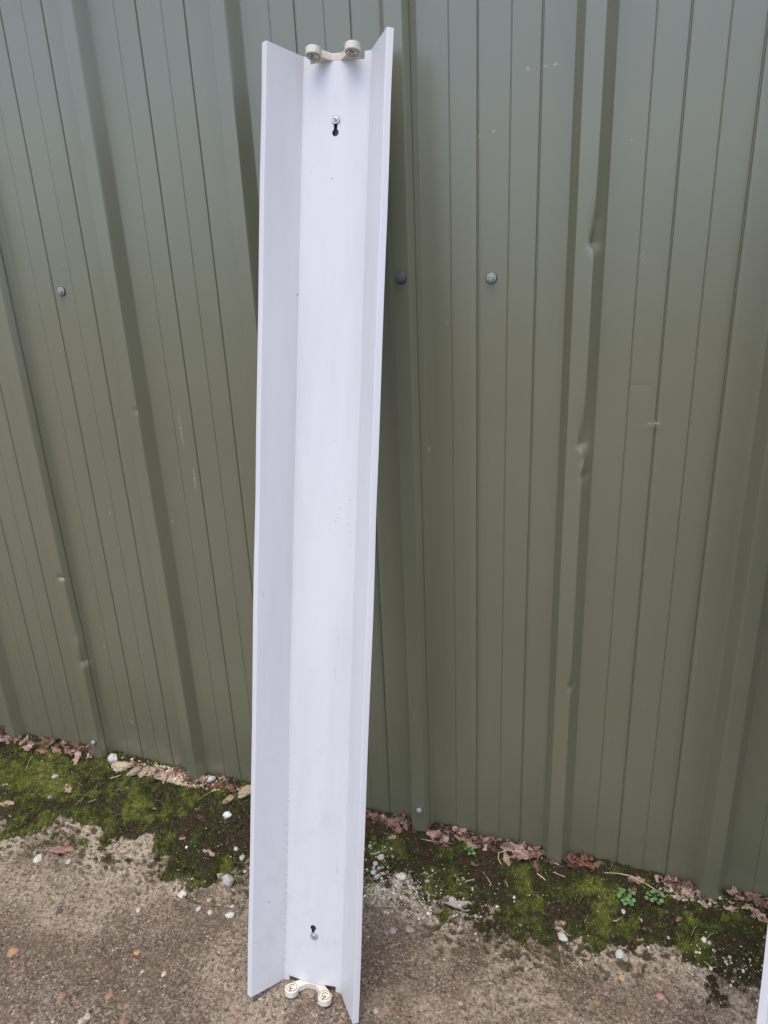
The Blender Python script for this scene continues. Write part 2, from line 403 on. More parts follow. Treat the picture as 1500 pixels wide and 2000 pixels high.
def dent(V):
    """the knocks in ribs and pans"""
    x, y, z = V[:, 0], V[:, 1], V[:, 2]
    def knock(cx, cz, rx, up, dn, dy, dxs, power=1.0, only_front=True):
        dz = z-cz
        fz = np.where(dz > 0, np.exp(-(np.abs(dz)/up)**power), np.exp(-(np.abs(dz)/dn)**1.5))
        fx = np.exp(-((x-cx)/rx)**2)
        fr = np.clip(-y/RH, 0, 1) if only_front else 1.0
        V[:, 1] += dy*fx*fz*fr; V[:, 0] += dxs*fx*fz*fr
    knock(1.349, 1.384, .0080, .045, .010, .0070, -.0075, 1.0)
    knock(1.352, 1.424, .006, .006, .010, .006, .002, 1.4)
    knock(1.3475, 1.032, .0085, .050, .012, .0070, -.0075, 1.1)
    knock(1.350, 1.000, .010, .014, .014, .004, .003, 1.3)
    knock(1.352, .968, .007, .008, .008, .004, -.003, 1.5)
    knock(1.3475, .50, .006, .02, .01, .004, -.003)
    knock(.010, .604, .010, .008, .004, .006, -.002, 1.2)
    knock(.022, .43, .010, .05, .02, .006, .002, 1.0)
    knock(.022, .345, .010, .03, .012, .008, -.003, 1.0)
    knock(.345, 1.07, .008, .006, .006, .002, 0, 1.3)
    knock(1.434, 1.1355, .010, .006, .003, .0010, 0, 1.0, False)
    knock(1.463, 1.068, .007, .004, .004, .0014, .001, 1.0, False)
    knock(1.470, 1.063, .006, .004, .004, -.0022, 0, 1.0, False)
    knock(1.05, .33, .03, .05, .05, .0012, 0, 1.4, False)
wall = tag(empty('metal_wall', (.5, 0, 0)), 'olive green profiled steel cladding wall with vertical ribs behind the white light fitting', 'wall')
WTOP = 3.0
def sheet(k0, k1, fine):
    pr = np.array(profile(k0, k1)); n = len(pr)
    zs = np.r_[-.03, np.arange(0, 2.02, .005), np.linspace(2.05, WTOP, 12)] if fine else np.linspace(-.03, WTOP, 20)
    t = (pr[:, 0]-pr[0, 0])/(pr[-1, 0]-pr[0, 0])
    over = (pr[:, 0] > k1*P-.05)
    xx = np.where(over, (pr[:, 0]-k1*P)*1.035+k1*P, pr[:, 0]); yy = pr[:, 1]-.0012*t-.0006*over
    V = np.empty((len(zs), n, 3)); V[:, :, 0] = xx; V[:, :, 1] = yy; V[:, :, 2] = zs[:, None]
    V = V.reshape(-1, 3)
    if fine:
        dent(V)
        # oil-canning: the thin sheet is never quite flat
        V[:, 1] += .0006*fbm(V[:, 0]*1.0, V[:, 2]*.35, .12, 301, 2)
        V[:, 0] += .0005*fbm(V[:, 0]*.2, V[:, 2], .35, 305, 2)
    V[:, 0] -= .5
    I = np.arange(len(V)).reshape(len(zs), n)
    F = np.stack([I[:-1, :-1], I[:-1, 1:], I[1:, 1:], I[1:, :-1]], -1).reshape(-1, 4)
    me = mesh_np('cladding_sheet', V, F, True)
    bm = bmesh.new(); bm.from_mesh(me)
    for e in bm.edges:
        if len(e.link_faces) == 2 and e.calc_face_angle(0) > math.radians(24): e.smooth = False
    bm.to_mesh(me); bm.free()
    o = link('cladding_sheet', me, M_WALL, wall)
    so = o.modifiers.new('thickness', 'SOLIDIFY'); so.thickness = .0007; so.offset = -1
    return o
for k in (-9, -6): sheet(k, k+3, False)
for k in (-3, 0, 3): sheet(k, k+3, True)
for k in (6, 9): sheet(k, k+3, False)
# folded coping along the top
bm = bmesh.new(); prism(bm, [(-3.6, .06), (4.6, .06), (4.6, -.075), (-3.6, -.075)], 0, .12, .003)
cop = link('coping', finish(bm, 'coping'), M_WALL, wall); cop.location = (-.5, 0, WTOP-.06)

def screw_mesh(kind):
    bm = bmesh.new()
    if kind == 'hex':
        lathe(bm, [(.0001, 0), (.0092, 0), (.0096, .0008), (.0088, .0018), (.0062, .0021)], 24)
        bmv = [(.0056, .0021), (.0056, .0062), (.0047, .0070)]
        rings = [[bm.verts.new((r*math.cos(math.pi/3*k), r*math.sin(math.pi/3*k), z)) for k in range(6)] for r, z in bmv]
        for a, b in zip(rings, rings[1:]):
            for i in range(6): bm.faces.new((a[i-1], a[i], b[i], b[i-1]))
        bm.faces.new(rings[-1])
    else:
        lathe(bm, [(.0066, 0), (.0070, .0010), (.0069, .0040), (.0060, .0062), (.0040, .0074), (.0012, .0078)], 20)
    return finish(bm, 'screw')
def washer_mesh(r):
    bm = bmesh.new(); lathe(bm, [(r*.3, -.0022), (r, -.0022), (r*1.03, -.0008), (r*.92, .0002), (r*.3, .0002)], 24); return finish(bm, 'washer')
SM = {'hex': (screw_mesh('hex'), washer_mesh(.0108)), 'dome': (screw_mesh('dome'), washer_mesh(.0074))}
for x, y, z, kind, mt, lab in [(.1645, 0, 1.3375, 'hex', M_CAP, None), (1.1643, 0, 1.3326, 'hex', M_CAP, None), (.999, -RH-.0012, 1.3393, 'hex', M_CAPSHADED, 'capped screw with shade painted in as dark purplish grey'),
                               (2.165, 0, 1.335, 'hex', M_CAP, None), (-.835, 0, 1.336, 'hex', M_CAP, None),
                               (.0026, -RH-.0014, .0752, 'dome', M_CAPGREY, None), (1.0018, -RH-.0014, .0867, 'dome', M_CAPGREY, None), (2.0, -RH-.0012, .08, 'dome', M_CAPGREY, None)]:
    s0, w0 = SM[kind]
    s = link('screw', s0.copy(), mt, wall); s.location = (x-.5, y-.0022, z); s.rotation_euler = (math.pi/2+.03, random.Random(x).uniform(-.05, .05), 0)
    if lab: s['label'] = lab
    w = link('washer', w0, M_RUBBER, s); w.location = (0, 0, 0)

# ---------------------------------------------------------------- the batten light fitting
RB = Matrix(((0.9971, -0.0760, 0.0003), (0.0737, 0.9687, 0.2370), (-0.0183, -0.2363, 0.9715))).to_4x4()
A_, W_, TH, L_, PHI, LIP = .0605, .0763, .964, 1.76, .516, .0113
def arc(cx, cy, r, a0, a1, n):
    return [(cx+r*math.cos(a0+(a1-a0)*i/(n-1)), cy+r*math.sin(a0+(a1-a0)*i/(n-1))) for i in range(n)]
CROWN = .0050      # the spine is pressed into a shallow crown
def reflector_mesh():
    # outline in (u, n); n towards the viewer is local -Y
    t = .0009
    tip = (A_+W_*math.cos(TH), W_*math.sin(TH)); lip = (tip[0]+LIP*math.cos(PHI), tip[1]-LIP*math.sin(PHI))
    def rnd(p, a, b, r):                     # round corner p between neighbours a and b
        da = Vector(a)-Vector(p); db = Vector(b)-Vector(p); da.normalize(); db.normalize()
        s, e, c = Vector(p)+da*r, Vector(p)+db*r, Vector(p)
        return [tuple(s*(1-q)**2+c*2*q*(1-q)+e*q*q) for q in (0, .25, .5, .75, 1)]
    half = [(A_*q, CROWN*.5*(1+math.cos(math.pi*min(1, q/.92)))) for q in (0, .12, .24, .36, .48, .6, .72, .84)] + [(A_-.0032, 0), (A_-.0024, .0003), (A_-.0014, .0011), (A_-.0002, .0012)] + [(A_+.0008, .0010)] + [(A_+W_*math.cos(TH)*f, W_*math.sin(TH)*f) for f in (.04, .3, .6, .85)] + rnd(tip, (A_, 0), lip, .0016) + [lip]
    full = [(-x, y) for x, y in half[::-1][:-1]] + half
    nrm = []
    for i in range(len(full)):
        a = Vector(full[max(i-1, 0)]); b = Vector(full[min(i+1, len(full)-1)]); d = (b-a).normalized(); nrm.append(Vector((d.y, -d.x)))
    back = [tuple(Vector(p)+n*t) for p, n in zip(full, nrm)]
    loop = full + back[::-1]
    bm = bmesh.new(); vs_ = [0, L_]
    nz = 45; rings = []
    for j in range(nz):
        z = L_*j/(nz-1)
        wob = .0009*math.sin(z*5.1+1.0)+.0005*math.sin(z*13+.3)       # long thin flanges bow a little
        rings.append([bm.verts.new((u+(math.copysign(wob, u)*max(0, (abs(u)-A_)/.05)), -n, z)) for u, n in loop])
    for a, b in zip(rings, rings[1:]):
        for i in range(len(a)): bm.faces.new((a[i-1], a[i], b[i], b[i-1]))
    m = len(full)
    for r in (rings[0], rings[-1]):
        for i in range(m-1): bm.faces.new((r[i], r[i+1], r[2*m-2-i], r[2*m-1-i]))
    bmesh.ops.recalc_face_normals(bm, faces=bm.faces)
    me = bpy.data.meshes.new('reflector'); bm.to_mesh(me); bm.free()
    # cutters: keyholes and end notches
    cb = bmesh.new()
    for u, vh, vsl in ((.0021, 1.6287, 1.6501), (.0006, .1305, .1147)):
        poly = arc(u, 0, .0062, 0, 2*math.pi, 21)[:-1]
        sg = 1 if vsl > vh else -1
        hole = arc(0, 0, .0060, math.radians(90+32), math.radians(90-32+360), 18) + [(.0032, abs(vsl-vh)), (.0022, abs(vsl-vh)+.0025), (-.0022, abs(vsl-vh)+.0025), (-.0032, abs(vsl-vh))]
        ring = [[cb.verts.new((u+x, y_, vh+sg*y)) for x, y in hole] for y_ in (-.01, .01)]
        for i in range(len(hole)): cb.faces.new((ring[0][i-1], ring[0][i], ring[1][i], ring[1][i-1]))
        cb.faces.new(ring[0]); cb.faces.new(ring[1])
    for z0, z1 in ((-.02, .011), (L_-.013, L_+.02)):
        bmesh.ops.create_cube(cb, size=1, matrix=Matrix.Translation((.0, 0, (z0+z1)/2)) @ Matrix.Diagonal((.099, .02, z1-z0, 1)))
    bmesh.ops.recalc_face_normals(cb, faces=cb.faces)
    cm = bpy.data.meshes.new('cut'); cb.to_mesh(cm); cb.free()
    o = bpy.data.objects.new('tmp_r', me); c = bpy.data.objects.new('tmp_c', cm); COL.objects.link(o); COL.objects.link(c)
    md = o.modifiers.new('b', 'BOOLEAN'); md.object = c; md.operation = 'DIFFERENCE'; md.solver = 'EXACT'
    dg = bpy.context.evaluated_depsgraph_get(); ev = o.evaluated_get(dg); out = bpy.data.meshes.new_from_object(ev)
    bpy.data.objects.remove(o); bpy.data.objects.remove(c)
    bm = bmesh.new(); bm.from_mesh(out)
    for f in bm.faces: f.smooth = True
    for e in bm.edges: e.smooth = not (len(e.link_faces) == 2 and e.calc_face_angle(0) > math.radians(40))
    bm.to_mesh(out); bm.free(); out.name = 'reflector'
    return out
def holder_mesh():
    r = .0138; cx, cn = .0350, .026
    half = [(0, -.0065), (.0160, -.0065), (.0200, -.0040)] + arc(cx, cn, r, math.radians(-40), math.radians(206), 22) + [(.0150, .0128), (.0095, .0068), (.0065, .0052)]
    poly = half + [(-x, y) for x, y in half[::-1][:-1]]
    bm = bmesh.new(); prism(bm, [(x, -y) for x, y in poly][::-1], -.0065, .0065, .0012)
    # shallow ribs moulded in the arms
    return finish(bm, 'lampholder', 30)
def slot_mesh(s):
    """ring slot and entry slit of one socket, sunk look: dark ring just proud of the face"""
    bm = bmesh.new(); cx, cn = s*.0350, .026
    n = 24
    for r0, r1, a0, a1 in ((.0048, .0061, 35, 325), (.0103, .0108, 0, 360)):
        o_ = arc(cx, -cn, r1, math.radians(a0), math.radians(a1), n); i_ = arc(cx, -cn, r0, math.radians(a0), math.radians(a1), n)
        va = [bm.verts.new((x, y, 0)) for x, y in o_]; vb = [bm.verts.new((x, y, 0)) for x, y in i_]
        ta = [bm.verts.new((x, y, .0004)) for x, y in o_]; tb = [bm.verts.new((x, y, .0004)) for x, y in i_]
        for k in range(n-1):
            bm.faces.new((ta[k], ta[k+1], tb[k+1], tb[k])); bm.faces.new((va[k], va[k+1], ta[k+1], ta[k])); bm.faces.new((vb[k], tb[k], tb[k+1], vb[k+1]))
    bmesh.ops.create_cube(bm, size=1, matrix=Matrix.Translation((cx, -cn-.0068, .0002)) @ Matrix.Rotation(-.2*s, 4, 'Z') @ Matrix.Diagonal((.0018, .0135, .0004, 1)))
    return finish(bm, 'socket_slot')
def boss_mesh(s):
    bm = bmesh.new(); lathe(bm, [(.0102, 0), (.0102, .0008), (.0096, .0013), (.0001, .0013)], 24, Matrix.Translation((s*.0350, -.026, 0)))
    return finish(bm, 'socket_boss', 30)
REFL = reflector_mesh(); HOLD = holder_mesh(); SLOT = {s: slot_mesh(s) for s in (-1, 1)}; BOSS = {s: boss_mesh(s) for s in (-1, 1)}
def pan_screw():
    bm = bmesh.new(); lathe(bm, [(.0016, -.006), (.0016, 0), (.0041, 0), (.0044, .0008), (.0038, .0021), (.0022, .0028), (.0001, .0029)], 20)
    return finish(bm, 'fixing_screw', 30)
def cross_mesh():
    bm = bmesh.new()
    for a in (.4, .4+math.pi/2):
        bmesh.ops.create_cube(bm, size=1, matrix=Matrix.Translation((0, 0, .0029)) @ Matrix.Rotation(a, 4, 'Z') @ Matrix.Diagonal((.0042, .0008, .0003, 1)))
    return finish(bm, 'cross_slot')
def ring_washer():
    bm = bmesh.new()
    pr = [(.0034, .0000), (.0072, .0000), (.0078, .0006), (.0072, .0011), (.0034, .0011)]
    rings = [[bm.verts.new((r*math.cos(2*math.pi*k/24), r*math.sin(2*math.pi*k/24), z)) for k in range(24)] for r, z in pr]
    for a, b in zip(rings, rings[1:]+rings[:1]):
        for i in range(24): bm.faces.new((a[i-1], a[i], b[i], b[i-1]))
    return finish(bm, 'washer')
PSC, CRS, RWA = pan_screw(), cross_mesh(), ring_washer()
def batten(loc, be, label):
    root = empty('light_fitting'); root.matrix_world = Matrix.Translation(loc) @ Matrix.Rotation(be, 4, 'Y') @ RB
    tag(root, label, 'light fitting', 'white twin tube light fittings leaned on the wall')
    link('reflector', REFL, M_WHITE, root)
    for v, flip in ((.0035, 1), (L_-.0075, -1)):
        h = link('lampholder', HOLD, M_PLASTIC, root); h.location = (.001, 0, v)
        if flip < 0: h.rotation_euler = (0, .0, 0)
        for s in (-1, 1):
            b = link('socket_boss', BOSS[s], M_PLASTIC, h); b.location = (0, 0, .0065*flip)
            q = link('socket_slot', SLOT[s], M_SLOT, h); q.location = (0, 0, .0079*flip if flip > 0 else -.0083)
            if flip < 0: b.location = (0, 0, -.0065-.0013)
    # steel gear tray behind the spine that the two screws hold
    bm = bmesh.new()
    prism(bm, [(-.030, .0025), (.030, .0025), (.030, .024), (-.030, .024)], .06, L_-.06, .0015)
    link('gear_tray', finish(bm, 'gear_tray'), M_TRAY, root)
    for u, v in ((.0025, 1.6501), (.0031, .1147)):
        s = link('fixing_screw', PSC, M_ZINC, root); s.location = (u, -.0010-CROWN, v); s.rotation_euler = (math.pi/2, 0, 0)
        link('cross_slot', CRS, M_SLOT, s)
        w = link('washer', RWA, M_ZINC, s)
    return root
batten((.90275, -.46977, .00111), 0, 'long white twin tube light fitting leaning upright against the wall, shown whole in the middle')
batten((1.7837, -.46977, .00111), .0044, 'white light fitting of which only the left flange edge shows at the lower right corner')
# ---------------------------------------------------------------- moss bank: cushions with leaflets
def moss_top(X, Y):
    m = moss_mask(X, Y)
    f1, f2, r = worley(X+.008*fbm(X, Y, .02, 101, 2), Y+.008*fbm(X, Y, .02, 104, 2), .019, 110)
    dome = np.sqrt(np.clip(1-(f1*1.15)**2, 0, 1))
    T = sst(0, .9, m)*(.0035+.0065*dome*(.4+.7*r)+.0055*np.clip(fbm(X, Y, .07, 120, 3), -1, 1)+.0022*fbm(X, Y, .014, 122, 2)+.004*sst(-.2, -.04, Y)) + .0009*fbm(X, Y, .006, 125, 2)
    return np.where(m > 0, np.maximum(T, .0004), -.004), m, r, dome
mx = np.arange(-1.1, 2.7, .003); my = np.arange(-.40, .004, .003)
X, Y = np.meshgrid(mx, my); sh = X.shape; x, y = X.ravel(), Y.ravel()
T, m_, r_, d_ = moss_top(x, y); Z = ground_h(x, y)+T
I = np.arange(x.size).reshape(sh)
F = np.stack([I[:-1, :-1], I[:-1, 1:], I[1:, 1:], I[1:, :-1]], -1).reshape(-1, 4)
F = F[(m_[F] > -.12).any(1)]
def moss_col(x, y, r, jit):
    """live green, dark wet green, brown dead: the plant's own colours in patches"""
    g = fbm(x, y, .085, 201, 3)*.60 + (r-.5)*.80 + .50*fbm(x, y, .016, 205, 3) + jit - .12
    g += .13 - .12*np.exp(-((x-.62)/.16)**2) + .22*(x < .25) 
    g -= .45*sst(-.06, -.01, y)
    stops = np.array([-1.3, -.55, -.28, -.05, .22, .55, 1.2])
    cols = np.array([(.040, .023, .015), (.060, .034, .019), (.018, .018, .008), (.022, .028, .007), (.048, .062, .010), (.110, .130, .018), (.20, .22, .035)])
    return .92*np.stack([np.interp(g, stops, cols[:, i]) for i in range(3)], 1)
base_col = moss_col(x, y, r_, 0)*.55 + np.array([.012, .008, .004])
mossme = mesh_np('moss', np.c_[x, y, Z], F, True, {'tint': base_col})
moss = tag(link('moss', mossme, M_MOSS), 'dark and yellow green moss growing in a bank along the foot of the wall', kind='stuff')
rg = np.random.default_rng(5)
def tufts(n, x0, x1):
    x = rg.uniform(x0, x1, n); y = rg.uniform(-.38, -.002, n)
    T, m, r, dome = moss_top(x, y); k = (m > .02) | ((m > -.55) & (rg.random(n) < .55*np.exp(np.minimum(m, 0)*5)))
    T = np.where(m > .02, T, .0006)
    x, y, T, r, m = x[k], y[k], T[k], r[k], m[k]; n = len(x)
    z = ground_h(x, y)+T-.0008
    ln = (.0028+.0050*rg.random(n)**1.5)*(.7+.5*r)
    az = rg.uniform(0, 2*np.pi, n); el = rg.uniform(.25, 1.35, n)
    d = np.c_[np.cos(az)*np.cos(el), np.sin(az)*np.cos(el), np.sin(el)]
    a2 = az+rg.uniform(1.0, 2.1, n); w = (.0005+.0005*rg.random(n))[:, None]*np.c_[np.cos(a2), np.sin(a2), np.zeros(n)]
    p = np.c_[x, y, z]; tip = p+d*ln[:, None]
    V = np.stack([p-w, p+w, tip], 1).reshape(-1, 3)
    c = moss_col(x, y, r, rg.normal(0, .28, n))*(.35+1.65*rg.random(n)**1.8)[:, None]
    gr = rg.random(n) < .25; c[gr] = (np.array([.040, .055, .010])*(.5+1.2*rg.random((n, 1))))[gr]
    dead = rg.random(n) < .045; c[dead] = np.array([.26, .20, .11])*(.5+rg.random((dead.sum(), 1)))
    return V, np.arange(n*3).reshape(-1, 3), np.repeat(c, 3, 0)
V1, F1, C1 = tufts(400000, -.5, 2.15); V2, F2, C2 = tufts(60000, -1.1, -.5)
me = mesh_np('moss_leaflets', np.r_[V1, V2], np.r_[F1, F2+len(V1)], False, {'tint': np.r_[C1, C2]})
tag(link('moss_leaflets', me, M_MOSS), 'fine upright moss leaflets covering the moss bank', kind='stuff')

# ---------------------------------------------------------------- loose grit
ICO = None
def ico(sub=1):
    bm = bmesh.new(); bmesh.ops.create_icosphere(bm, subdivisions=sub, radius=1)
    v = np.array([q.co[:] for q in bm.verts]); f = np.array([[q.index for q in p.verts] for p in bm.faces]); bm.free(); return v, f
IV, IF = ico(1); IV2, IF2 = ico(3); IV4, IF4 = ico(4)
def grit(n, region, size, cols, wts, name, label, sink=.35):
    pts = region(n); n = len(pts)
    x, y = pts[:, 0], pts[:, 1]
    mm = moss_mask(x, y); zt = ground_h(x, y)+np.where(mm > 0, np.maximum(moss_top(x, y)[0], 0)+.0012, 0)
    s = size[0]*(size[1]/size[0])**(rg.random(n)**2.2)
    sc = s[:, None]*np.c_[rg.uniform(.7, 1.3, n), rg.uniform(.7, 1.2, n), rg.uniform(.45, .8, n)]
    a = rg.uniform(0, 6.28, n); ca, sa = np.cos(a), np.sin(a)
    vv = IV[None]*(1+rg.uniform(-.28, .22, (n, len(IV), 1)))*sc[:, None, :]
    vx = vv[:, :, 0]*ca[:, None]-vv[:, :, 1]*sa[:, None]; vy = vv[:, :, 0]*sa[:, None]+vv[:, :, 1]*ca[:, None]
    V = np.stack([vx+x[:, None], vy+y[:, None], vv[:, :, 2]+(zt+sc[:, 2]*(1-2*sink))[:, None]], -1).reshape(-1, 3)
    F = (IF[None]+(np.arange(n)*len(IV))[:, None, None]).reshape(-1, 3)
    ci = rg.choice(len(cols), n, p=np.array(wts)/sum(wts)); c = np.array(cols)[ci]*(.75+.5*rg.random((n, 1)))
    me = mesh_np(name, V, F, False, {'tint': np.repeat(c, len(IV), 0)})
    return tag(link(name, me, M_GRIT), label, kind='stuff')
def reg_all(n):
    p = np.c_[rg.uniform(-.40, 2.0, n), rg.uniform(-.84, -.03, n)]
    m = moss_mask(p[:, 0], p[:, 1]); return p[(m < .05) & (rg.random(n) < .45+.55*(fbm(p[:, 0], p[:, 1], .06, 400, 3) > -.1))]
grit(26000, reg_all, (.0006, .0030), [(.29, .235, .17), (.14, .11, .085), (.06, .05, .042), (.42, .37, .31), (.28, .17, .11), (.19, .175, .165)], [5, 6, 3, 3, 1, 1], 'grit', 'brown and tan grit lying on the concrete', .6)
def reg_white(n):
    out = []
    for cx, cy, sx, sy, w in ((.99, -.205, .055, .030, .42), (.94, -.185, .03, .03, .16), (1.10, -.235, .035, .018, .12), (1.17, -.19, .06, .05, .06), (.925, -.12, .010, .040, .04), (1.68, -.19, .05, .03, .07), (.60, -.26, .08, .05, .05)):
        k = int(n*w); out.append(np.c_[rg.normal(cx, sx, k), rg.normal(cy, sy, k)])
    p = np.concatenate(out); p = p[(p[:, 1] < -.02)]
    return p[fbm(p[:, 0], p[:, 1], .022, 410, 2) > -.25]
grit(2600, reg_white, (.0008, .0042), [(.50, .45, .39), (.38, .33, .27), (.58, .53, .47), (.22, .18, .14)], [4, 3, 3, 2], 'white_grit', 'white crumbs of lime and grit gathered at the edge of the moss', .45)
def reg_specks(n):
    p = np.c_[rg.uniform(-.45, 2.1, n), rg.uniform(-.33, -.01, n)]; return p[moss_mask(p[:, 0], p[:, 1]) > 0]
grit(900, reg_specks, (.0006, .0022), [(.62, .56, .46), (.42, .34, .22), (.30, .18, .11)], [3, 2, 2], 'pale_specks', 'pale specks of grit caught in the moss', .3)
grit(5200, reg_specks, (.0008, .0030), [(.09, .055, .035), (.16, .095, .06), (.05, .035, .022), (.20, .14, .09)], [4, 2, 4, 1], 'brown_crumbs', 'brown crumbs of soil and dead leaf scattered through the moss', .3)

def reg_mortar(n):
    p = np.c_[rg.normal(.27, .060, n), rg.uniform(-.052, -.008, n)]
    q = np.c_[rg.normal(.60, .020, n//8), rg.uniform(-.03, -.006, n//8)]; r_ = np.c_[rg.normal(1.62, .03, n//6), rg.uniform(-.05, -.02, n//6)]
    return np.r_[p, q, r_]
grit(1500, reg_mortar, (.0010, .0062), [(.40, .33, .23), (.34, .27, .18), (.46, .39, .28), (.27, .20, .14)], [4, 3, 2, 1], 'mortar_crumbs', 'cream crumbs of old mortar strewn along the wall foot', .35)
# broken leaf litter packed against the wall, too fragmented to count
def litter(n):
    cx = np.array([-.40, -.30, -.20, -.12, -.05, .29, .34, .46, .60, .72, .90, .96, 1.07, 1.14, 1.24, 1.30, 1.39, 1.60, 1.64, 1.74, 1.80])
    k = rg.integers(0, len(cx), n); x = cx[k]+rg.normal(0, .022, n); y = -.006-np.abs(rg.normal(0, .014, n))
    far = rg.random(n) < .08; x[far] = rg.uniform(-.5, 2.0, far.sum()); y[far] = rg.uniform(-.24, -.02, far.sum())
    ok = moss_mask(x, y-.02) > -.3; x, y = x[ok], y[ok]; n = len(x)
    c_ = np.abs((x/P-np.round(x/P))*P); lim = np.where(c_ < .017, -RH-.006, np.where(c_ < .0325, -.02, -.006)); y = np.minimum(y, lim)
    z = ground_h(x, y)+np.maximum(moss_top(x, y)[0], 0)+.0015
    V, F, C = [], [], []
    s = .0028+.0085*rg.random(n)**2; g = 4
    u = np.linspace(-1, 1, g); U, W = np.meshgrid(u, u); U, W = U.ravel(), W.ravel(); m = len(U)
    a, b, c = rg.uniform(0, 6.28, n), rg.normal(.5, .5, n), rg.normal(0, .5, n)
    px = U[None]*(1+rg.normal(0, .22, (n, m))); py = .62*W[None]*(1+rg.normal(0, .28, (n, m)))
    pz = rg.normal(0, .14, (n, m))+rg.uniform(-.1, .6, (n, 1))*py**2+rg.uniform(-.2, .5, (n, 1))*px**2
    y1 = py*np.cos(b)[:, None]-pz*np.sin(b)[:, None]; z1 = py*np.sin(b)[:, None]+pz*np.cos(b)[:, None]
    x2 = px*np.cos(c)[:, None]+z1*np.sin(c)[:, None]; z2 = -px*np.sin(c)[:, None]+z1*np.cos(c)[:, None]
    x3 = x2*np.cos(a)[:, None]-y1*np.sin(a)[:, None]; y3 = x2*np.sin(a)[:, None]+y1*np.cos(a)[:, None]
    Yw = np.minimum(y[:, None]+y3*s[:, None], lim[:, None]+.003)
    V = np.stack([x[:, None]+x3*s[:, None], Yw, z[:, None]+(z2+.25)*s[:, None]], -1).reshape(-1, 3)
    I = np.arange(m).reshape(g, g); f = np.stack([I[:-1, :-1], I[:-1, 1:], I[1:, 1:], I[1:, :-1]], -1).reshape(-1, 4)
    F = (f[None]+(np.arange(n)*m)[:, None, None]).reshape(-1, 4)
    cols = np.array([(.27, .175, .135), (.18, .105, .078), (.10, .062, .047), (.33, .235, .185), (.19, .085, .058)]); col = cols[rg.choice(5, n, p=[.25, .27, .25, .13, .10])]*(.7+.5*rg.random((n, 1)))
    me = mesh_np('leaf_litter', V, F, False, {'tint': np.repeat(col, m, 0)})
    o = tag(link('leaf_litter', me, M_GRIT), 'crushed brown leaf litter packed along the foot of the wall', kind='stuff')
    md = o.modifiers.new('thickness', 'SOLIDIFY'); md.thickness = .0003
litter(820)

# ---------------------------------------------------------------- countable stones
def surf(x, y):
    x = np.array([x], float); y = np.array([y], float)
    g = ground_h(x, y)[0]; T, m, _, _ = moss_top(x, y)
    return g+(max(T[0], 0)+.001 if m[0] > 0 else 0)
def stone(px, py, size_px, col, label, name='pebble', cat='pebble', grp='loose stones at the foot of the wall', flatness=.7, sink=.36, seed=0, elong=1.2, parent=None, wallrest=False, rough=.5):
    p = at(px, py, .004)
    for _ in range(3): p = at(px, py, surf(p[0], p[1]))
    if p[1] > -.008: p[1] = -.010
    r = size_px*.5*mpp(p); R_ = np.random.default_rng(int(px*7+py)+seed)
    v = (IV4 if rough > .9 else IV2).copy(); off = R_.uniform(0, 50, 3)
    for i in range(len(v)):
        q = Vector(v[i]+off)
        v[i] *= 1+rough*.42*noise.noise(q*1.1)+rough*.24*noise.noise(q*2.7)+rough*.14*noise.noise(q*6.5)+(.16*noise.noise(q*13) if rough > .9 else 0)
    # a few broken faces
    for _ in range(5 if rough < .9 else 0):
        nrm = R_.normal(size=3); nrm /= np.linalg.norm(nrm); d = v@nrm; lim = .72; v = np.where((d > lim)[:, None], v-(d-lim)[:, None]*nrm*.85, v)
    v *= np.array([r*elong, r*.95, r*flatness]); a = R_.uniform(0, 3.1); ca, sa = math.cos(a), math.sin(a)
    v = np.c_[v[:, 0]*ca-v[:, 1]*sa, v[:, 0]*sa+v[:, 1]*ca, v[:, 2]]
    c = np.tile(np.array(col)*R_.uniform(.62, .95), (len(v), 1))*(1+.12*R_.normal(size=(len(v), 1)))
    me = mesh_np(name, v, IF4 if rough > .9 else IF2, True, {'tint': np.clip(c, 0, 1)})
    o = link(name, me, M_STONE, parent)
    o.location = (p[0], p[1], surf(p[0], p[1])+r*flatness*(1-2*sink))
    if not parent: tag(o, label, cat, grp)
    return o
WHT, GRY, CRM = (.56, .52, .46), (.26, .24, .215), (.50, .42, .32)
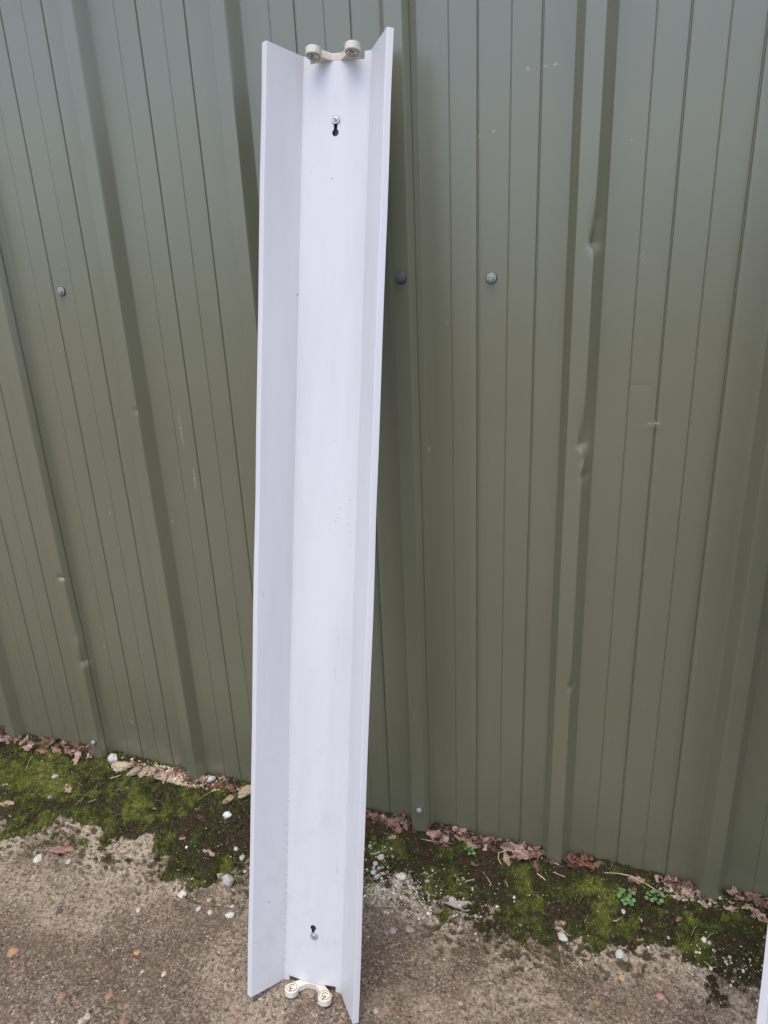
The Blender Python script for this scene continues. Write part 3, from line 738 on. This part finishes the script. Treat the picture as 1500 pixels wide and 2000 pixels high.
for a in [
    (222, 1484, 21, (.52, .49, .45), 'rough whitish rubble chunk against the wall foot right of the leftmost low screw', 'rubble', .9),
    (108, 1518, 12, (.50, .44, .42), 'smooth pinkish white pebble on the bright moss at the left', 'pebble', .7),
    (98, 1559, 10, GRY, 'small grey pebble on the moss below the pinkish white one', 'pebble', .7),
    (415, 1526, 16, (.62, .59, .55), 'white angular stone close to the wall above the lone tan leaf', 'pebble', .75),
    (445, 1594, 17, (.66, .64, .62), 'bright white lumpy stone on dark moss left of the fitting', 'pebble', .8),
    (461, 1660, 10, WHT, 'small white stone in low moss below the bright white lumpy one', 'pebble', .7),
    (473, 1676, 11, WHT, 'little white stone nearest the left edge of the fitting at the moss fringe', 'pebble', .7),
    (446, 1722, 22, (.42, .39, .36), 'pointed pale grey stone standing on bare concrete left of the fitting', 'pebble', 1.1),
    (356, 1747, 17, WHT, 'flat white stone beside a soil filled pit in the concrete', 'pebble', .5),
    (388, 1776, 10, (.5, .47, .44), 'small off white pebble on open concrete, left of two near the fitting', 'pebble', .6),
    (410, 1783, 10, (.48, .45, .42), 'small off white pebble on open concrete, right of two near the fitting', 'pebble', .6),
    (449, 1789, 16, (.60, .57, .55), 'rounded white stone low on the concrete close to the left flange', 'pebble', .6),
    (453, 1771, 8, WHT, 'tiny white pebble just above the rounded white stone', 'pebble', .6),
    (271, 1778, 9, WHT, 'single tiny white pebble in the middle of the left concrete', 'pebble', .6),
    (134, 1684, 13, (.40, .36, .33), 'pale greyish stone by the crumpled red leaf on the concrete', 'pebble', .5),
    (75, 1677, 19, (.58, .54, .47), 'flat cream white patch of stone left of the crumpled red leaf', 'pebble', .35),
    (724, 1654, 9, WHT, 'small round white pebble at the right flange, topmost of the trail in the moss', 'pebble', .8),
    (745, 1675, 14, WHT, 'largest white stone of the trail in the moss beside the right flange', 'pebble', .8),
    (733, 1685, 11, (.56, .54, .48), 'white stone just below the largest in the trail beside the right flange', 'pebble', .8),
    (731, 1695, 8, WHT, 'small white stone, third down the trail beside the right flange', 'pebble', .8),
    (729, 1706, 10, (.56, .54, .48), 'white stone, fourth down the trail beside the right flange', 'pebble', .8),
    (737, 1715, 9, (.52, .5, .45), 'white stone at the lower end of the trail beside the right flange', 'pebble', .8),
    (784, 1713, 19, (.64, .60, .54), 'large bright white stone at the upper edge of the white grit patch', 'pebble', .7),
    (835, 1722, 8, WHT, 'tiny white stone on moss above the white grit patch', 'pebble', .7),
    (884, 1760, 17, (.56, .53, .48), 'white lump directly above the pale grey triangular leaf', 'pebble', .5),
    (768, 1819, 14, (.40, .36, .33), 'pale brown grey pebble on concrete right of the fitting', 'pebble', .55),
    (800, 1815, 17, (.36, .32, .28), 'dull flat pebble beside the pale brown grey one', 'pebble', .35),
    (1210, 1867, 17, (.56, .54, .53), 'white stone on the open concrete below the green seedlings', 'pebble', .5),
    (1217, 1781, 9, (.55, .55, .5), 'small white pebble on the moss under the larger seedling', 'pebble', .8),
    (1252, 1788, 8, WHT, 'small white pebble on the moss under the smaller seedling', 'pebble', .8),
    (1374, 1837, 12, (.58, .53, .46), 'cream white pebble on the moss at the lower right', 'pebble', .8),
    (1386, 1842, 8, (.55, .53, .5), 'smaller white pebble touching the cream one at the lower right', 'pebble', .8),
    (1305, 1833, 6, WHT, 'tiny white pebble at the moss edge below the brown chip', 'pebble', .8),
    (1345, 1740, 7, WHT, 'tiny white pebble on the wall side crest right of the pointed leaf', 'pebble', .8),
    (1098, 1832, 20, (.55, .52, .48), 'broken white crust lump where the right hand moss meets concrete', 'pebble', .35),
    (1490, 1884, 8, WHT, 'tiny white pebble beside the edge of the second fitting', 'pebble', .8)]:
    stone(a[0], a[1], a[2], a[3], a[4], name=a[5], cat=a[5], flatness=a[6])
# crumbled mortar bank
for px, py, s, e, lab in ((238, 1496, 26, 1.6, 'cream crumbled mortar lump under the rough rubble chunk'), (285, 1507, 20, 1.5, 'cream mortar crumb between leaves at the wall foot'), (262, 1508, 18, 1.5, 'small cream mortar crumb in front of the mortar lumps'), (482, 1546, 22, 1.6, 'sandy mortar crumb at the wall foot touching the left flange'),
                         (1372, 1766, 13, 1.5, 'sandy mortar crumb at the wall foot beside the fifth rib')):
    stone(px, py, s, (.40, .32, .22), lab, 'mortar_lump', 'mortar', 'crumbled mortar at the foot of the wall', .55, .45, 3, e, rough=1.0)
# stones set in the concrete: pieces of the ground
for px, py, s, c in ((120, 1947, 17, (.34, .19, .11)), (25, 1858, 20, (.38, .24, .12)), (30, 1885, 10, (.36, .21, .11)), (462, 1977, 14, (.35, .20, .14)), (268, 1860, 12, (.42, .24, .12)), (213, 1945, 15, (.36, .19, .13)),
                    (282, 1826, 12, (.13, .105, .085)), (118, 1778, 17, (.10, .080, .066)), (170, 1985, 18, (.48, .42, .33)), (158, 1995, 14, (.5, .44, .36)), (92, 1952, 16, (.20, .175, .145)), (240, 1995, 15, (.30, .17, .10)),
                    (320, 1902, 11, (.46, .38, .28)), (278, 1898, 9, (.44, .40, .36)), (408, 1757, 13, (.42, .33, .17)), (50, 1876, 15, (.10, .080, .066)), (225, 1897, 12, (.10, .085, .07)), (735, 1975, 12, (.50, .46, .42)),
                    (749, 1977, 12, (.34, .21, .14)), (1216, 1892, 13, (.11, .09, .075)), (1136, 1950, 12, (.08, .064, .052)), (1165, 1958, 14, (.36, .21, .11)), (1215, 1910, 15, (.40, .29, .15)), (825, 1985, 12, (.30, .17, .11)),
                    (508, 1951, 8, (.5, .46, .42)), (640, 1985, 10, (.14, .13, .14)), (550, 1990, 11, (.36, .22, .14)), (1290, 1945, 16, (.36, .20, .15)), (960, 1905, 13, (.30, .27, .24)), (900, 1960, 11, (.44, .38, .30))):
    o = stone(px, py, s, c, None, 'stone', None, None, .5, .66, 0, 1.15, ground)

# ---------------------------------------------------------------- dead leaves
def mat_leaf(name, a, b, vein):
    m = NT(name, .7, .25); n = m.noise(110, 5, .65); n2 = m.noise(30, 3)
    c = m.mix(m.rmp(n, .35, .65), a, b); c = m.mix(m.math('MULTIPLY', m.rmp(n2, .5, .7), .5), c, tuple(q*.6 for q in a))
    st = m.rmp(m.attr('vein').outputs['Fac'], .2, .9)
    m.color(m.mix(m.math('MULTIPLY', st, .5), c, vein)); m.bump(m.noise(260, 4), .0006, .6); return m.m
LEAF = {'pink': mat_leaf('pinkish_brown_leaf', (.38, .255, .205), (.23, .14, .108), (.46, .35, .28)),
        'red': mat_leaf('red_brown_leaf', (.27, .145, .105), (.14, .070, .052), (.36, .24, .18)),
        'dark': mat_leaf('dark_brown_leaf', (.15, .080, .055), (.09, .050, .036), (.2, .13, .09)),
        'tan': mat_leaf('tan_leaf', (.34, .23, .155), (.25, .165, .11), (.40, .30, .2)),
        'grey': mat_leaf('grey_leaf', (.33, .28, .26), (.26, .215, .195), (.38, .33, .29)),
        'brick': mat_leaf('bright_red_leaf', (.28, .095, .055), (.15, .05, .032), (.38, .2, .13))}
def leaf(px, py, length_px, kind, label, yaw=0, pitch=0, roll=0, width=.45, lobes=4, curl=.5, fold=.4, crumple=.5, lift=0.0, flatshape=None, seed=0):
    p = at(px, py, .004)
    for _ in range(3): p = at(px, py, surf(min(max(p[0], -1), 3), min(p[1], -.004))+lift)
    if p[1] > -.012: p[1] = -.014
    L = length_px*mpp(p); rd = random.Random(int(px*3+py)+seed)
    ns, nc = 15, 9; off = Vector((rd.uniform(0, 99), rd.uniform(0, 99), 0)); V = []; ve = []
    for i in range(ns):
        t = i/(ns-1)
        if flatshape == 'shard': w = width*L*min(t*1.15, 1)*(1 if t < .9 else .8)
        else:
            w = width*L*(math.sin(math.pi*min(1, t*.93+.05))**.75)*(1-.35*(1-t))
            if lobes: w *= 1-.46*abs(math.sin(math.pi*lobes*t+.4))**.6*(1 if .1 < t < .92 else .3)
            w *= 1+.12*rd.uniform(-1, 1)
        for j in range(nc):
            s = (j/(nc-1)-.5)*2
            x = (t-.5)*L+abs(s)*w*.18; yy = s*w
            z = fold*abs(s)*w*.9 + curl*L*.5*(t-.5)**2*2 - .1*w*(1-abs(s))
            q = Vector((x/L*3, yy/L*3, 0))+off
            z += crumple*L*(.24*noise.noise(q)+.13*noise.noise(q*2.6)+.05*noise.noise(q*6)); x += crumple*L*.06*noise.noise(q+Vector((9, 9, 0))); yy += crumple*L*.08*noise.noise(q+Vector((3, 19, 0)))
            if abs(s) > .7: z += curl*w*.5*(abs(s)-.7)/.3*rd.uniform(.3, 1)
            V.append((x, yy, z)); ve.append(1.0 if j == nc//2 else (.35 if (i % 3 == 0) else 0))
    I = np.arange(ns*nc).reshape(ns, nc)
    F = np.stack([I[:-1, :-1], I[:-1, 1:], I[1:, 1:], I[1:, :-1]], -1).reshape(-1, 4)
    M3 = Matrix.Rotation(yaw, 3, 'Z') @ Matrix.Rotation(pitch, 3, 'Y') @ Matrix.Rotation(roll, 3, 'X')
    V = np.array([tuple(M3 @ Vector(v)) for v in V])
    # settle: lowest points on what lies below, nothing through the wall
    zz = np.array([surf(p[0]+v[0], min(p[1]+v[1], -.003)) for v in V[::7]]); dz = np.percentile(zz-V[::7, 2], 82)
    V = V+np.array([p[0], p[1], dz+lift])
    k = V[:, 1].max()
    def wy(x):
        c = (x/P-round(x/P))*P; a = abs(c); return -RH-.003 if a < .017 else (-RH*(1-(a-.0155)/.017)-.003 if a < .0325 else -.0045)
    V[:, 1] = np.minimum(V[:, 1], np.array([wy(v[0]) for v in V]))
    c0 = np.array([p[0], p[1], surf(p[0], p[1])]); V = V-c0
    me = mesh_np('dead_leaf', V, F, True, {'vein': np.array(ve)})
    o = link('dead_leaf', me, LEAF[kind]); o.location = c0
    md = o.modifiers.new('thickness', 'SOLIDIFY'); md.thickness = .00045; md.offset = 0
    sb = o.modifiers.new('soft', 'SUBSURF'); sb.levels = 1; sb.render_levels = 1
    return tag(o, label, 'leaf', 'dead leaves at the foot of the wall')
R = math.radians
for a in [
    (8, 1452, 42, 'pink', 'curled pink brown leaf against the wall at the far left edge', R(70), R(40), R(50), .36, 3),
    (2, 1440, 34, 'dark', 'dark shrivelled leaf behind the curled one at the far left edge', R(20), R(60), R(40), .4, 2),
    (58, 1459, 50, 'pink', 'broad pinkish leaf lying along the wall foot at the left', R(-18), R(-8), R(48), .34, 3),
    (98, 1455, 28, 'dark', 'small dark leaf propped up beside the broad pinkish one', R(30), R(-40), R(40), .4, 2),
    (112, 1468, 34, 'red', 'red brown leaf under the small dark propped leaf', R(-15), R(10), R(35), .36, 3),
    (133, 1472, 34, 'red', 'folded red leaf in the middle of the left leaf pile', R(-35), R(0), R(-30), .4, 3),
    (153, 1477, 40, 'pink', 'orange pink lobed leaf pointing down at the right end of the left leaf pile', R(-62), R(18), R(20), .36, 3),
    (166, 1466, 24, 'dark', 'dark scrap of leaf against the wall beside the first rib', R(60), R(30), R(60), .4, 2),
    (84, 1472, 26, 'red', 'small reddish leaf scrap half buried in bright moss', R(10), R(8), R(15), .3, 2),
    (12, 1571, 34, 'tan', 'tan leaf lying on moss at the left edge of the picture', R(20), R(0), R(12), .28, 2),
    (266, 1497, 30, 'red', 'reddish leaf lying on the cream mortar lump', R(-15), R(5), R(30), .34, 3),
    (305, 1508, 32, 'pink', 'pale pink leaf between the mortar and the second rib', R(-25), R(8), R(35), .34, 3),
    (323, 1523, 26, 'pink', 'narrow pink leaf hanging forward onto the moss', R(-80), R(28), R(10), .28, 2),
    (346, 1507, 24, 'dark', 'dark twisted leaf end standing at the second rib', R(40), R(-45), R(40), .35, 2),
    (353, 1517, 34, 'brick', 'bright red brown leaf curled at the foot of the second rib', R(-30), R(12), R(35), .42, 3),
    (292, 1514, 20, 'tan', 'thin tan leaf sliver on the mortar crumbs', R(35), R(0), R(10), .16, 0),
    (420, 1535, 30, 'brick', 'red leaf under the white angular stone by the wall', R(5), R(0), R(25), .30, 2),
    (452, 1539, 30, 'red', 'reddish leaf by the wall left of the fitting', R(-20), R(5), R(35), .30, 2),
    (472, 1546, 24, 'pink', 'pink leaf touching the wall just left of the fitting', R(-15), R(5), R(40), .36, 2),
    (445, 1563, 26, 'tan', 'lone oval tan leaf tilted on the dark moss left of the fitting', R(55), R(-10), R(20), .27, 0),
    (133, 1540, 30, 'tan', 'small greyish tan oak leaf on the moss below the left pile', R(-35), R(0), R(8), .36, 3),
    (120, 1666, 48, 'red', 'crumpled red brown leaf lying on the bare concrete at the left', R(25), R(0), R(6), .28, 2),
    (408, 1666, 30, 'pink', 'pinkish leaf sunk in moss left of the fitting', R(-10), R(0), R(10), .3, 2),
    (354, 1640, 18, 'red', 'small red leaf scrap on the lower moss left of the fitting', R(20), R(0), R(10), .36, 2),
    (486, 1681, 20, 'red', 'red leaf scrap beside the left flange at the moss fringe', R(60), R(0), R(12), .36, 2),
    (736, 1597, 34, 'red', 'red brown leaf by the wall immediately right of the fitting', R(-12), R(5), R(42), .34, 3),
    (722, 1592, 24, 'dark', 'dark leaf scrap half behind the right flange', R(-40), R(0), R(40), .36, 2),
    (770, 1612, 44, 'red', 'broad red brown leaf leaning left of the third rib', R(-28), R(8), R(34), .36, 3),
    (793, 1605, 32, 'pink', 'pink lobed leaf standing upright against the third rib', R(-70), R(12), R(58), .40, 3),
    (857, 1634, 50, 'pink', 'large pink crumpled leaf right of the low screw on the third rib', R(-15), R(-6), R(45), .36, 2),
    (862, 1648, 30, 'dark', 'brown leaf under the large pink crumpled one', R(-5), R(0), R(20), .36, 2),
    (912, 1645, 50, 'tan', 'long tan pink leaf trailing right along the wall foot', R(-16), R(3), R(36), .24, 3),
    (958, 1655, 32, 'dark', 'brown leaf between the long tan leaf and the big folded one', R(-16), R(3), R(38), .34, 2),
    (1008, 1664, 62, 'pink', 'big folded pink brown leaf left of the fourth rib', R(-14), R(-5), R(46), .40, 3),
    (1030, 1672, 48, 'red', 'red brown leaf folded into the big pink one', R(12), R(-4), R(30), .34, 2),
    (990, 1680, 34, 'tan', 'tan leaf tip pointing down from the big folded leaf', R(-60), R(14), R(20), .34, 2),
    (1048, 1694, 22, 'dark', 'small brown scrap under the big folded leaf', R(-60), R(20), R(20), .4, 2),
    (1128, 1681, 52, 'brick', 'bright red leaf with pale spots just right of the fourth rib', R(-18), R(-3), R(42), .27, 3),
    (1152, 1690, 26, 'brick', 'small red leaf end behind the bright red leaf', R(-30), R(0), R(30), .36, 2),
    (1241, 1720, 36, 'pink', 'pink pointed leaf lying on the brown stalk', R(-8), R(0), R(22), .33, 3),
    (1342, 1746, 38, 'pink', 'pink star shaped leaf with a long point near the fifth rib', R(-30), R(4), R(28), .34, 3),
    (1318, 1738, 26, 'dark', 'brown leaf crumb by the wall left of the star shaped leaf', R(-20), R(3), R(40), .36, 2),
    (1428, 1777, 26, 'pink', 'pinkish leaf scrap on the bank right of the fifth rib', R(10), R(0), R(18), .4, 2),
    (1458, 1772, 26, 'tan', 'tan curled scrap near the wall at the far right', R(30), R(0), R(35), .3, 2),
    (1482, 1790, 38, 'pink', 'pink brown leaf on the bank at the far right', R(-40), R(5), R(20), .36, 3),
    (1325, 1800, 16, 'red', 'small red brown chip of leaf on the moss below the star shaped leaf', R(50), R(0), R(5), .32, 0),
    (1290, 1914, 36, 'tan', 'flat brown strip of leaf lying on the concrete at the lower right', R(-28), R(0), R(3), .15, 0)]:
    leaf(*a, curl=.55 if abs(a[7]) > R(20) else .25, crumple=.8 if abs(a[7]) > R(20) else .5)
leaf(889, 1772, 60, 'grey', 'pale grey triangular piece of leaf lying at the moss edge right of the fitting', R(6), R(0), R(4), .20, 0, curl=.05, fold=.05, crumple=.18, flatshape='shard', lift=.002)

# ---------------------------------------------------------------- straws, grass and the stalk
def strip(name, pts, w, mat, label, cat, grp, tint, tube=True, parent=None):
    bm = bmesh.new(); n = len(pts); rings = []
    pts = [Vector(p) for p in pts]; o0 = pts[0].copy()
    for i, p in enumerate(pts):
        d = (pts[min(i+1, n-1)]-pts[max(i-1, 0)]).normalized(); s = d.cross(Vector((0, 0, 1))).normalized(); u = s.cross(d)
        r = w*(1 if i < n-1 else .35); r = r*(.8+.4*math.sin(i*2.1)**2)
        rings.append([bm.verts.new(p-o0+s*r*math.cos(a)+u*r*(.8 if tube else .3)*math.sin(a)) for a in (0, 1.26, 2.51, 3.77, 5.03)])
    for a, b in zip(rings, rings[1:]):
        for i in range(5): bm.faces.new((a[i-1], a[i], b[i], b[i-1]))
    bm.faces.new(rings[0]); bm.faces.new(rings[-1]); me = finish(bm, name, 60)
    a = me.attributes.new('tint', 'FLOAT_COLOR', 'POINT'); a.data.foreach_set('color', np.tile((*tint, 1), len(me.vertices)).astype(np.float32))
    o = link(name, me, mat, parent); o.location = o0
    if not parent: tag(o, label, cat, grp)
    return o
def along(pl, lift=.003, arch=.0):
    out = []; n = len(pl)
    for i, (px, py) in enumerate(pl):
        p = at(px, py, .006)
        for _ in range(3): p = at(px, py, surf(p[0], min(p[1], -.004))+lift)
        y = min(p[1], -.006); out.append((p[0], y, surf(p[0], y)+lift+arch*math.sin(math.pi*i/(n-1))))
    # smooth
    res = []
    for i in range(n-1):
        a, b = out[i], out[i+1]
        for t in (0, .34, .67): res.append(tuple(a[k]*(1-t)+b[k]*t for k in range(3)))
    res.append(out[-1]); return res
M_STRAW = mat_tint('dry_straw_surface', .6, .3, .15, 200)
ST = (.46, .38, .24); GR = (.13, .20, .05)
for pl, w, tint, lab in [
    ([(897, 1725), (912, 1721), (929, 1716)], .0011, ST, 'pale straw lying across the moss left of the straw pair'),
    ([(1049, 1706), (1058, 1712), (1066, 1719)], .0013, ST, 'short thick pale straw on the moss below the big folded leaf'),
    ([(943, 1702), (951, 1714), (960, 1728)], .0006, ST, 'thin brown stem slanting over dark moss'),
    ([(830, 1718), (838, 1712), (849, 1706)], .0006, ST, 'thin straw at the top of the white grit patch'),
    ([(887, 1708), (893, 1715), (898, 1720)], .0005, ST, 'very thin straw tip above the pale straw'),
    ([(1040, 1746), (1050, 1751), (1060, 1757)], .0006, (.25, .2, .1), 'thin olive stem on the green moss'),
    ([(986, 1718), (990, 1725), (992, 1733)], .0008, ST, 'short upright straw on the bright moss'),
    ([(1080, 1703), (1092, 1706), (1105, 1713)], .0009, ST, 'pale straw by the fourth rib foot'),
    ([(822, 1638), (850, 1643), (885, 1647)], .0008, ST, 'long dry straw reaching from the third rib foot to the leaves'),
    ([(432, 1530), (437, 1524), (442, 1514)], .0008, ST, 'pale straw standing up at the wall left of the fitting'),
    ([(372, 1570), (395, 1556), (418, 1543)], .0006, (.30, .28, .14), 'thin straw crossing the dark moss left of the fitting'),
    ([(0, 1534), (8, 1533), (16, 1531)], .0010, (.46, .43, .38), 'pale twig end at the left edge of the picture'),
    ([(172, 1566), (180, 1565), (188, 1561)], .0012, (.24, .22, .10), 'short olive straw on the moss at left'),
    ([(215, 1520), (226, 1518), (237, 1513)], .0013, ST, 'broad pale straw in front of the mortar lump'),
    ([(1378, 1880), (1390, 1890), (1400, 1894)], .0005, ST, 'fine straw at the lower right moss fringe')]:
    strip('dry_straw', along(pl, .0035, .001), w, M_STRAW, lab, 'straw', 'dry straws on the moss', tint, False)
for pl, tint, lab in [
    ([(157, 1568), (166, 1556), (176, 1549), (188, 1540)], GR, 'green grass blade curving right in the tuft on the left moss'),
    ([(150, 1552), (165, 1556), (182, 1557)], GR, 'green grass blade lying flat in the tuft on the left moss'),
    ([(147, 1573), (158, 1560), (172, 1553)], (.16, .2, .07), 'yellowish grass blade lowest in the tuft on the left moss'),
    ([(142, 1527), (152, 1531), (162, 1535)], (.22, .2, .08), 'olive grass blade above the tuft on the left moss'),
    ([(50, 1504), (57, 1490), (66, 1475)], (.3, .3, .15), 'pale grass blade rising from the bright moss at left'),
    ([(96, 1480), (97, 1474), (98, 1468)], (.3, .3, .15), 'short pale blade under the left leaf pile'),
    ([(384, 1585), (392, 1577), (396, 1570)], GR, 'small green grass blade on the dark moss left of the fitting'),
    ([(710, 1719), (725, 1704), (745, 1690)], (.25, .30, .15), 'long thin grass blade rising beside the right flange'),
    ([(1350, 1828), (1355, 1818), (1361, 1808)], (.16, .22, .06), 'green blade on the moss below the fifth rib'),
    ([(1380, 1834), (1388, 1828), (1395, 1822)], (.26, .24, .12), 'olive blade above the cream white pebble')]:
    strip('grass_blade', along(pl, .004, .006), .0006, M_STRAW, lab, 'grass blade', 'single grass blades in the moss', tint, False)
strip('dry_stalk', along([(1180, 1703), (1205, 1706), (1230, 1713), (1262, 1729), (1283, 1741), (1301, 1753)], .004, .004), .0012, M_STRAW, 'long brown stalk arching along the wall foot above the two seedlings', 'stalk', None, (.42, .31, .20))
strip('dry_stalk', along([(1012, 1664), (990, 1662), (974, 1668), (973, 1680), (980, 1688)], .012, .004), .0011, M_STRAW, 'pale stem looping around the big folded leaf', 'stalk', None, (.44, .33, .24))

# ---------------------------------------------------------------- seedlings
def leaflet_mesh():
    """small heart-shaped cupped leaflet, base at the origin, pointing +X, 1 unit wide"""
    bm = bmesh.new(); N = 14; rim = []
    c = bm.verts.new((.42, 0, -.02)); b = bm.verts.new((.06, 0, 0))
    for k in range(N+1):
        a = math.pi*(-1+2*k/N); r = .5*(1-.16*math.exp(-((abs(a)-math.pi)/.5)**2))
        rim.append(bm.verts.new((.48+r*math.cos(a)*.98, r*math.sin(a), .07+.03*math.cos(3*a))) if 0 < k < N else b)
    for k in range(N):
        if rim[k] is not rim[k+1]: bm.faces.new((c, rim[k], rim[k+1]))
    me = finish(bm, 'leaflet', 80)
    a = me.attributes.new('tint', 'FLOAT_COLOR', 'POINT'); a.data.foreach_set('color', np.tile((.105, .20, .065, 1), len(me.vertices)).astype(np.float32))
    return me
LFM = leaflet_mesh(); M_SEED = mat_tint('seedling_leaf', .45, .4, .2, 220)
def seedling(px, py, rad_px, n, label, seed, leafpx):
    p = at(px, py, .012)
    for _ in range(3): p = at(px, py, surf(p[0], p[1])+.008)
    base = Vector((p[0], p[1], surf(p[0], p[1]))); m = mpp(p); rd = random.Random(seed)
    root = tag(empty('seedling', base), label, 'seedling', 'green seedlings in the moss')
    for k in range(n):
        a = k*2.399+rd.uniform(-.25, .25); rr = rad_px*m*math.sqrt((k+.5)/n)*rd.uniform(.85, 1.1)
        tip = Vector((rr*math.cos(a), rr*math.sin(a), .009+.008*(1-rr/(rad_px*m+1e-6))+rd.uniform(0, .003)))
        if base.y+tip.y > -.006: tip.y = -.006-base.y
        st = strip('stem', [(0, 0, 0), tuple(tip*.5+Vector((0, 0, .003))), tuple(tip)], .0004, M_STRAW, None, None, None, (.14, .22, .09), True, root)
        l = link('leaf', LFM, M_SEED, root); s = leafpx*m*rd.uniform(.8, 1.2); l.location = tip; l.scale = (s, s, s)
        l.rotation_euler = (rd.uniform(-.3, .3), rd.uniform(-.15, .35), a+rd.uniform(-.5, .5))
seedling(1223, 1749, 16, 19, 'larger bushy green seedling with round leaves on the right hand moss', 3, 8.5)
seedling(1280, 1753, 13, 13, 'smaller green seedling with round leaves under the end of the brown stalk', 4, 8)
seedling(917, 1664, 7, 6, 'tiny light green seedling under the long tan leaf', 6, 7)
seedling(726, 1652, 5, 4, 'tiny pale seedling against the right flange of the fitting', 8, 5)
